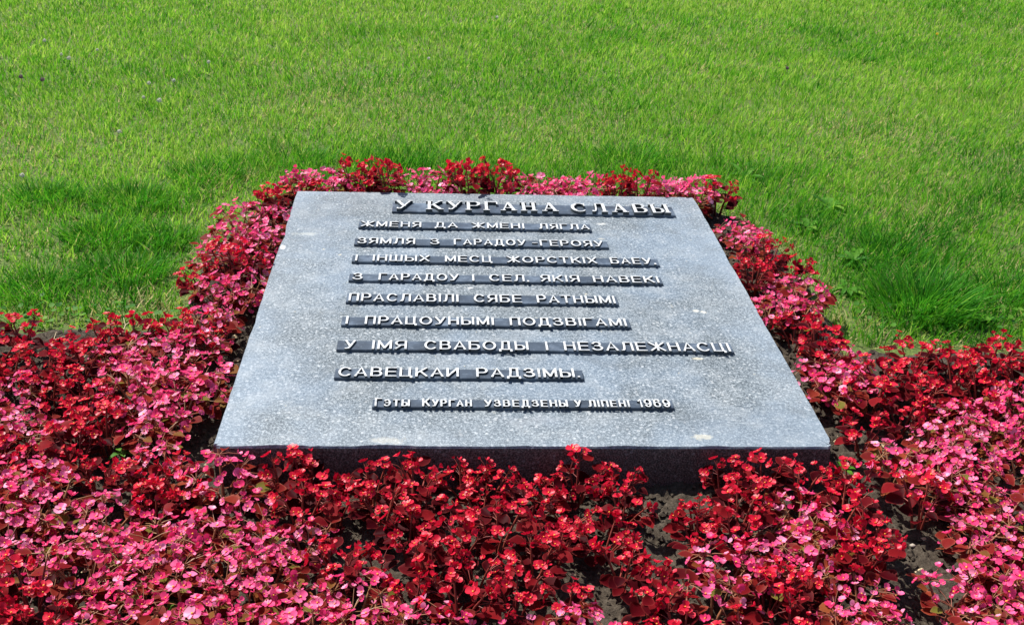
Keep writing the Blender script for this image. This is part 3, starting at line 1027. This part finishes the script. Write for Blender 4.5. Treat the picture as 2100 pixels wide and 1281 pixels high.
TALL = [(-.62, -.30, 1.82), (.42, .60, 1.82), (-.17, .03, 1.82)]
for (x, y, row, kind, reg, label) in PLANTS:
    src = rr.choice(PROTO[kind])
    if FRESH[src.name]:
        FRESH[src.name] = False
        o = src
    else:
        o = copy_plant(src)
    s = rr.uniform(.88, 1.17) * (1.04 if kind == 'red' else 1.08)
    sz = s * rr.uniform(.92, 1.08)
    if any(a < x < c for a, c, _ in TALL) and y > SLAB_D and kind == 'red': sz *= 1.3
    if y > SLAB_D and kind == 'pink': sz *= 1.12
    if y < .1 and abs(x) < .55 and kind == 'red': s *= .92; sz *= .84
    elif y < .6: sz *= .92
    o.location = (x, y, .010)
    o.rotation_euler = (rr.uniform(-.08, .08), rr.uniform(-.08, .08), rr.uniform(0, 6.28))
    o.scale = (s, s, sz)
    tag(o, label, 'begonia', 'begonias planted in the bed around the stone')
for nm, fresh in FRESH.items():
    if fresh:
        for c in KIDS[nm]: bpy.data.objects.remove(c)
        bpy.data.objects.remove(bpy.data.objects[nm])


# ---------------------------------------------------------------- grass
def blade_arrays(x, y, h, w, lean, az, curl, tint, z0=None):
    """returns verts (n,7,3) of tapering bent blades"""
    n = len(x)
    z0 = np.zeros(n) if z0 is None else z0
    face = RNG.uniform(0, 2 * math.pi, n)
    sx, sy = np.cos(face), np.sin(face)
    lx, ly = np.cos(az), np.sin(az)
    V = np.zeros((n, 7, 3), np.float32)
    for k, s in enumerate((0, .38, .72, 1.0)):
        ang = lean + curl * s
        hx = h * s * np.sin(lean * .6 + curl * s * .6)
        hz = h * s * np.cos(lean * .6 + curl * s * .6)
        cx, cy, cz = x + lx * hx, y + ly * hx, z0 + hz
        if k < 3:
            ww = w * (1, .92, .62)[k] / 2
            V[:, 2 * k] = np.stack([cx - sx * ww, cy - sy * ww, cz], -1)
            V[:, 2 * k + 1] = np.stack([cx + sx * ww, cy + sy * ww, cz], -1)
        else:
            V[:, 6] = np.stack([cx, cy, cz], -1)
    return V


def blades_mesh(name, V, tint, material):
    n = len(V)
    me = bpy.data.meshes.new(name)
    me.vertices.add(n * 7)
    me.vertices.foreach_set('co', V.ravel())
    base = (np.arange(n) * 7)[:, None]
    loops = (base + np.array([0, 1, 3, 2, 2, 3, 5, 4, 4, 5, 6])).ravel().astype(np.int32)
    starts = (np.arange(n)[:, None] * 11 + np.array([0, 4, 8])).ravel().astype(np.int32)
    me.loops.add(n * 11)
    me.polygons.add(n * 3)
    me.loops.foreach_set('vertex_index', loops)
    me.polygons.foreach_set('loop_start', starts)
    me.polygons.foreach_set('use_smooth', np.ones(n * 3, bool))
    at = me.attributes.new('tint', 'FLOAT', 'POINT')
    at.data.foreach_set('value', np.repeat(tint, 7).astype(np.float32))
    me.materials.append(material)
    me.update(calc_edges=True)
    return me


def make_lawn():
    xs, ys, dens = [], [], []
    # bands of distance: y0, y1, half width left / right, blades per square metre, width factor
    bands = [(.75, 1.6, -2.6, 2.8, 9000, 1.0), (1.6, 2.6, -2.9, 3.2, 9000, 1.0), (2.6, 3.8, -3.3, 3.7, 7000, 1.15), (3.8, 5.2, -3.7, 4.4, 5500, 1.35),
             (5.2, 7.2, -4.3, 5.3, 4200, 1.6), (7.2, 11, -6, 7, 1500, 2.2)]
    X, Y, Wf = [], [], []
    for (y0, y1, x0, x1, dn, wf) in bands:
        n = int((y1 - y0) * (x1 - x0) * dn)
        X.append(RNG.uniform(x0, x1, n)); Y.append(RNG.uniform(y0, y1, n)); Wf.append(np.full(n, wf))
    X, Y, Wf = map(np.concatenate, (X, Y, Wf))
    d = bed_dist(X, Y)
    keep = d < RNG.uniform(-.03, .015, len(X))
    X, Y, Wf, d = X[keep], Y[keep], Wf[keep], d[keep]
    clump = fbm(X, Y, 4.2, 31, 3)                  # long dark grass against short pale turf
    fineC = fbm(X, Y, 22, 57, 2)
    wide = fbm(X, Y, .8, 77, 3)
    dry = fbm(X, Y, 3.1, 91, 3)
    near = np.clip((3.0 - Y) / 1.6, 0, 1)
    behind = np.exp(-((Y - 2.30) / .28) ** 2) * np.clip((1.7 - np.abs(X - .2)) / .8, 0, 1)   # lush strip behind the bed
    rightside = np.exp(-((X - 1.45) / .35) ** 2) * np.clip((2.4 - Y) / .8, 0, 1)
    lush = np.clip((clump - .56) * 5, 0, 1) * (.30 + .35 * near) + behind * .32 + rightside * .25
    for (tx, ty) in ((-1.6, 1.9), (-1.4, 1.55), (-1.3, 1.2), (-1.5, 1.05), (-1.1, 2.2), (1.4, 1.15), (1.5, 1.5), (1.7, 1.0), (1.2, 1.8)):
        lush = lush + .42 * np.exp(-((X - tx) ** 2 + (Y - ty) ** 2) / .2 ** 2) * (.4 + 1.2 * fineC)
    lush = np.clip(lush, 0, 1.2)
    thin = np.clip((.40 - fineC) * 4, 0, 1) * (1 - np.clip(lush, 0, 1))
    keep = RNG.random(len(X)) > thin * .55
    X, Y, Wf, d, lush, fineC, wide, dry, near = [a[keep] for a in (X, Y, Wf, d, lush, fineC, wide, dry, near)]
    n = len(X)
    h = (.020 + .020 * fineC + .050 * lush) * RNG.uniform(.6, 1.35, n)
    h = h * (1 + .25 * (1 - near))
    long_ = RNG.random(n) < .012
    h = np.where(long_, h * 1.7, h)
    w = RNG.uniform(.0024, .0046, n) * Wf
    lean = np.abs(RNG.normal(.38, .36, n)) + .15 * lush
    azb = np.where(X > .6, .25, 1.2) + (fbm(X, Y, 1.9, 11, 2) - .5) * 5
    az = azb + RNG.normal(0, 1.7, n)
    curl = np.abs(RNG.normal(.45, .4, n))
    tint = .50 + (wide - .5) * .50 + (fineC - .5) * .30 - .34 * np.clip(lush, 0, 1) + RNG.normal(0, .18, n)
    tint = tint + .12 * np.clip((Y - 2.2) / 2, 0, 1)
    # dead blades, more of them in dry spots and along the cut edge of the bed
    edge = np.clip(1 - np.abs(d) / .10, 0, 1)
    spots = np.zeros(n)
    for (sx, sy, sr) in ((-.72, 3.37, .35), (-.45, 3.33, .28), (-1.07, 2.1, .16), (-2.0, 2.45, .3), (1.9, 2.9, .3), (.3, 3.0, .25), (-1.2, 1.0, .14), (1.13, .95, .1)):
        spots = np.maximum(spots, np.exp(-((X - sx) ** 2 + ((Y - sy) * .8) ** 2) / sr ** 2))
    pd = .05 + .16 * np.clip((dry - .56) * 6, 0, 1) + .30 * edge + .30 * spots
    dead = RNG.random(n) < pd
    tint = np.clip(tint, .04, .82)
    tint = np.where(dead, RNG.uniform(.86, 1.0, n), tint)
    h = np.where(dead, h * .8, h)
    lean = np.where(dead, lean + .5, lean)
    V = blade_arrays(X, Y, h, w, lean, az, curl, tint)
    me = blades_mesh('grass', V, tint, M_GRASS)
    print('grass blades', n)
    tag(link('grass', me), 'bright green mown lawn grass filling the ground around the flower bed', 'grass', kind='stuff')


make_lawn()


def grass_tuft(x, y, n, hh, rad, label, tint0=.33):
    u = np.sqrt(RNG.random(n)) * rad; a = RNG.uniform(0, 2 * math.pi, n)
    X, Y = u * np.cos(a), u * np.sin(a) * .8
    h = hh * RNG.uniform(.55, 1.15, n)
    az = a + RNG.normal(0, .5, n)
    V = blade_arrays(X, Y, h, RNG.uniform(.0028, .0046, n), .12 + .6 * u / rad + np.abs(RNG.normal(0, .15, n)), az, np.abs(RNG.normal(.75, .35, n)), None)
    tint = np.clip(tint0 + RNG.normal(0, .12, n) - .10 * RNG.random(), .02, .7)
    o = link('grass_tuft', blades_mesh('grass_tuft', V, tint, M_GRASS))
    o.location = (x, y, 0)
    tag(o, label, 'grass tuft', 'tufts of long grass in the lawn')


TUFTS = [
    (-1.73, 1.93, 420, .11, .13, 'dark green grass tuft at the left edge, farthest of the left-hand tufts'),
    (-1.40, 1.90, 480, .12, .15, 'broad dark grass tuft left of the flower strip by the heading'),
    (-1.42, 1.55, 480, .11, .14, 'dark green grass tuft in the middle of the left-hand tufts'),
    (-1.20, 1.52, 330, .10, .10, 'grass tuft closest to the flowers left of the stone'),
    (-1.50, 1.10, 420, .10, .13, 'grass tuft at lower left above the clover edge'),
    (-1.26, 1.22, 480, .12, .13, 'splayed green grass tuft left of the middle red flowers'),
    (-1.18, 2.22, 380, .10, .15, 'grass tuft near the back left corner of the bed'),
    (1.38, 1.02, 800, .16, .17, 'largest grass tuft, arching blades beside the bed at right edge'),
    (1.45, 1.50, 330, .11, .13, 'loose grass tuft right of the flower strip, above the largest tuft'),
    (.64, 2.52, 420, .11, .18, 'dark grass tuft behind the bed at the right of the heading'),
    (-.35, 2.42, 420, .11, .20, 'dark grass tuft behind the bed above the heading start'),
    (-.85, 2.42, 360, .10, .17, 'dark grass tuft behind the back left flowers'),
    (1.72, 1.15, 420, .12, .13, 'grass tuft at the right picture edge beside the largest tuft'),
]
for (x, y, n, hh, rad, lab) in TUFTS: grass_tuft(x, y, int(n * .85), hh * (.8 if 'largest grass' not in lab[:14] else 1), rad, lab)


# ---------------------------------------------------------------- weeds and small things in the lawn
def flat_leaf(b, base, az, L, W, rise, droop, rr, toothed=True):
    o = Vector((math.cos(az), math.sin(az), 0)); s = Vector((-o.y, o.x, 0))
    n = 9
    V, F = [], []
    for k in range(n):
        f = k / (n - 1)
        w = W / 2 * (math.sin(math.pi * (.08 + .9 * f) ** 1.2) ** .8)
        if toothed and k % 2: w *= .72
        c = base + o * (L * f) + Vector((0, 0, rise * f * L - droop * f * f * L))
        V += [c - s * w + Vector((0, 0, w * .35)), c, c + s * w + Vector((0, 0, w * .35))]
    for k in range(n - 1):
        i = k * 3
        F += [(i, i + 1, i + 4, i + 3), (i + 1, i + 2, i + 5, i + 4)]
    b.add(V, F)


def rosette(x, y, n, L, W, label, seed, toothed=True):
    rr = random.Random(seed)
    b = MB()
    for k in range(n):
        flat_leaf(b, Vector((0, 0, .012)), 6.28 * k / n + rr.uniform(-.3, .3), L * rr.uniform(.7, 1.15), W * rr.uniform(.8, 1.2), rr.uniform(.2, .8), rr.uniform(.2, .7), rr, toothed)
    o = b.build('broadleaf_weed', [M_WEED], None, smooth=True)
    o.location = (x, y, 0)
    tag(o, label, 'weed', 'broad-leaved weeds in the lawn')


ROS = [
    (1.10, 2.30, 6, .16, .038, 'weed with long pale leaves right of the back right flowers'),
    (1.36, 1.95, 9, .13, .045, 'leafy weed in the lawn right of the flower strip, by the heading'),
    (1.20, 1.72, 9, .10, .045, 'weed with round pale leaves touching the right flower strip'),
    (1.28, 1.41, 10, .13, .042, 'dark leafy weed right of the middle lines beside bare soil'),
    (1.17, 1.16, 8, .12, .036, 'weed with jagged leaves at the bed edge left of the largest grass tuft'),
    (1.55, .93, 10, .09, .055, 'bright round-leaved weed by the right end of the red flowers'),
    (1.70, .92, 8, .08, .050, 'round-leaved weed at the right picture edge above the flowers'),
]
for k, (x, y, n, L, W, lab) in enumerate(ROS): rosette(x, y, n + 3, L * .6, W * .62, lab, 40 + k, toothed=k not in (0, 2, 5, 6))


for k, (x, y, lab) in enumerate([
    (-.76, -.47, 'small green weed sprouting in the pink drift at lower left'),
    (-.53, -.62, 'small green weed sprouting at the bottom edge left of centre'),
    (.79, .03, 'green weed sprout at the front right corner of the stone'),
    (.60, -.62, 'small green weed at the bottom edge right of centre'),
    (-.99, .10, 'green weed sprout by the bare spot in the left red flowers')]):
    rosette(x, y, 6, .032, .014, lab, 80 + k, False)
    [o for o in COL.objects if o.get('label') == lab][0].location.z = .03


def clover_edge():
    rr = random.Random(9)
    b = MB()
    n = 0
    while n < 130:
        x = rr.uniform(-1.75, -.98); y = rr.gauss(.885, .045)
        if rr.random() < .25: x = rr.uniform(1.1, 1.8); y = rr.gauss(.92, .05)
        c = Vector((x, y, rr.uniform(.02, .05)))
        nrm = Vector((rr.uniform(-.4, .4), rr.uniform(-.5, .2), 1)).normalized()
        a = nrm.orthogonal().normalized(); d = nrm.cross(a)
        r = rr.uniform(.005, .010)
        V = [c - nrm * r * .15] + [c + (a * math.cos(k * .785) + d * math.sin(k * .785)) * r for k in range(8)]
        b.add(V, [(0, 1 + k, 1 + (k + 1) % 8) for k in range(8)])
        n += 1
    tag(b.build('ground_cover', [M_WEED], None, smooth=True), 'small round pale leaves creeping along the edge of the bed', 'ground cover', kind='stuff')


clover_edge()


def seed_head(x, y, h, r, material, label, cat='lawn flower'):
    rr = random.Random(int(x * 1000 + y * 77))
    root = empty('lawn_flower', (x, y, 0))
    b = MB()
    tx, ty = rr.uniform(-.015, .015), rr.uniform(-.015, .015)
    tube(b, [(0, 0, 0), (tx * .4, ty * .4, h * .6), (tx, ty, h)], .0012, .0010, 0, 4)
    b.build('stem', [M_WEED], root)
    b = MB()
    for k in range(26):                              # many little florets around a ball
        zz = 1 - 2 * (k + .5) / 26; q = math.sqrt(1 - zz * zz); an = k * 2.4
        d = Vector((q * math.cos(an), q * math.sin(an), zz))
        a = d.orthogonal().normalized(); c2 = d.cross(a)
        c = Vector((tx, ty, h)) + d * r * .55
        e = c + d * r * .5 * rr.uniform(.7, 1.2)
        s = r * .22
        b.add([c + a * s, c - a * s * .5 + c2 * s, c - a * s * .5 - c2 * s, e + a * s * 1.2, e - a * s * .6 + c2 * s, e - a * s * .6 - c2 * s],
              [(0, 1, 4, 3), (1, 2, 5, 4), (2, 0, 3, 5), (3, 4, 5), (0, 2, 1)])
    b.build('flower_head', [material], root)
    tag(root, label, cat, 'small flower heads dotted over the lawn')


HEADS = [
    (-2.44, 4.26, .07, .012, M_CLOVER, 'pale flower head in the upper left lawn, farthest of its cluster'),
    (-2.20, 3.88, .07, .013, M_CLOVER, 'pale flower head in the upper left cluster, nearest of them'),
    (-2.28, 4.00, .06, .010, M_CLOVER, 'small pale flower head in the middle of upper left cluster'),
    (-2.12, 4.10, .06, .010, M_CLOVER, 'small pale flower head right of the upper left cluster'),
    (-1.46, 3.87, .07, .012, M_CLOVER, 'lone pale flower head in the upper lawn left of the heading'),
    (-1.55, 3.47, .07, .012, M_CLOVER, 'pale flower head, nearer one below the lone pale head'),
    (-1.65, 3.30, .10, .011, M_CLOVER, 'pale flower head on the tallest stem in the left lawn'),
    (-1.56, 3.05, .08, .014, M_CLOVER, 'greyish flower head in the left lawn below the tall one'),
    (-1.66, 3.17, .06, .010, M_CLOVER, 'small pale flower head left of the greyish one'),
    (-1.64, 2.62, .06, .011, M_CLOVER, 'pale flower head in the left lawn above the dark tufts'),
    (-2.33, 3.51, .06, .013, M_PURPLE, 'dark purple flower head nearest the left picture edge'),
    (-2.22, 3.46, .06, .013, M_PURPLE, 'dark purple flower head, right one of two at left'),
    (.13, 5.05, .10, .013, M_CLOVER, 'pale flower head in the far lawn above the heading'),
    (-.29, 4.08, .06, .011, M_CLOVER, 'pale flower head in mid lawn above the heading start'),
    (1.78, 4.08, .06, .012, M_PURPLE, 'purple flower head in the right-hand lawn'),
    (2.66, 6.2, .06, .015, M_YELLOW, 'yellow flower at the far right of the lawn'),
    (3.05, 5.1, .06, .011, M_YELLOW, 'tiny yellow flower nearer in the right-hand lawn'),
    (-1.85, 2.07, .05, .012, M_CLOVER, 'pale flower head at the left edge beside the farthest tuft'),
]
for hd in HEADS: seed_head(hd[0], hd[1], hd[2], hd[3] * .78, *hd[4:])


def straw(x, y, az, L, label):
    rr = random.Random(int(az * 100))
    b = MB()
    d = Vector((math.cos(az), math.sin(az), 0)); s = Vector((-d.y, d.x, 0))
    pts = [d * (L * (f - .5)) + s * rr.uniform(-.008, .008) + Vector((0, 0, .024 + .012 * math.sin(3 * f))) for f in (0, .25, .5, .75, 1)]
    tube(b, pts, .0022, .0014, 0, 5)
    tube(b, [pts[2], pts[2] + d * .03 + s * .022 + Vector((0, 0, .008))], .0013, .0009, 0, 4)
    o = b.build('dry_stalk', [M_STRAW], None)
    o.location = (x, y, 0)
    tag(o, label, 'dry stalk', 'dry stalks lying on the bare soil')


straw(-1.33, .70, 1.0, .13, 'straw coloured dry stalk on the bare soil at left, upper one')
straw(-1.22, .58, .7, .12, 'straw coloured dry stalk on bare soil at left, lower right one')
straw(-1.43, .60, .4, .09, 'short dry stalk on bare soil between the red flowers at far left')
straw(-1.15, .80, 1.3, .10, 'dry stalk slanting at the lawn edge above the left flowers')


def pebble(x, y, r, label, seed):
    rr = random.Random(seed)
    V, F = [(0, 0, r * .7)], []
    for j, (zz, q) in enumerate(((.45, .65), (.1, 1.0), (-.3, .7))):
        for k in range(8): V.append((r * q * math.cos(k * .785) * rr.uniform(.85, 1.2), r * q * math.sin(k * .785) * rr.uniform(.7, 1.0), r * zz * rr.uniform(.8, 1.2)))
    for k in range(8): F.append((0, 1 + k, 1 + (k + 1) % 8))
    for j in range(2):
        for k in range(8): F.append((1 + j * 8 + k, 9 + j * 8 + k, 9 + j * 8 + (k + 1) % 8, 1 + j * 8 + (k + 1) % 8))
    b = MB(); b.add(V, F)
    o = b.build('pebble', [M_PEBBLE], None, smooth=True)
    o.location = (x, y, .016)
    tag(o, label, 'pebble', 'pebbles lying on the bed soil')


for k, (x, y, r, lab) in enumerate([
    (-.20, -.22, .009, 'pale tan pebble on the soil in front of the stone, left of centre'),
    (.02, -.02, .007, 'small pebble on the soil close under the stone front'),
    (.14, -.25, .006, 'small tan pebble on the soil in front of the stone, right of centre'),
    (-.34, -.27, .007, 'small pebble on bare soil front left of the stone'),
    (.87, -.24, .007, 'small pebble on the soil path at lower right'),
    (.92, .19, .008, 'pebble on the bare soil right of the stone')]): pebble(x, y, r, lab, k)
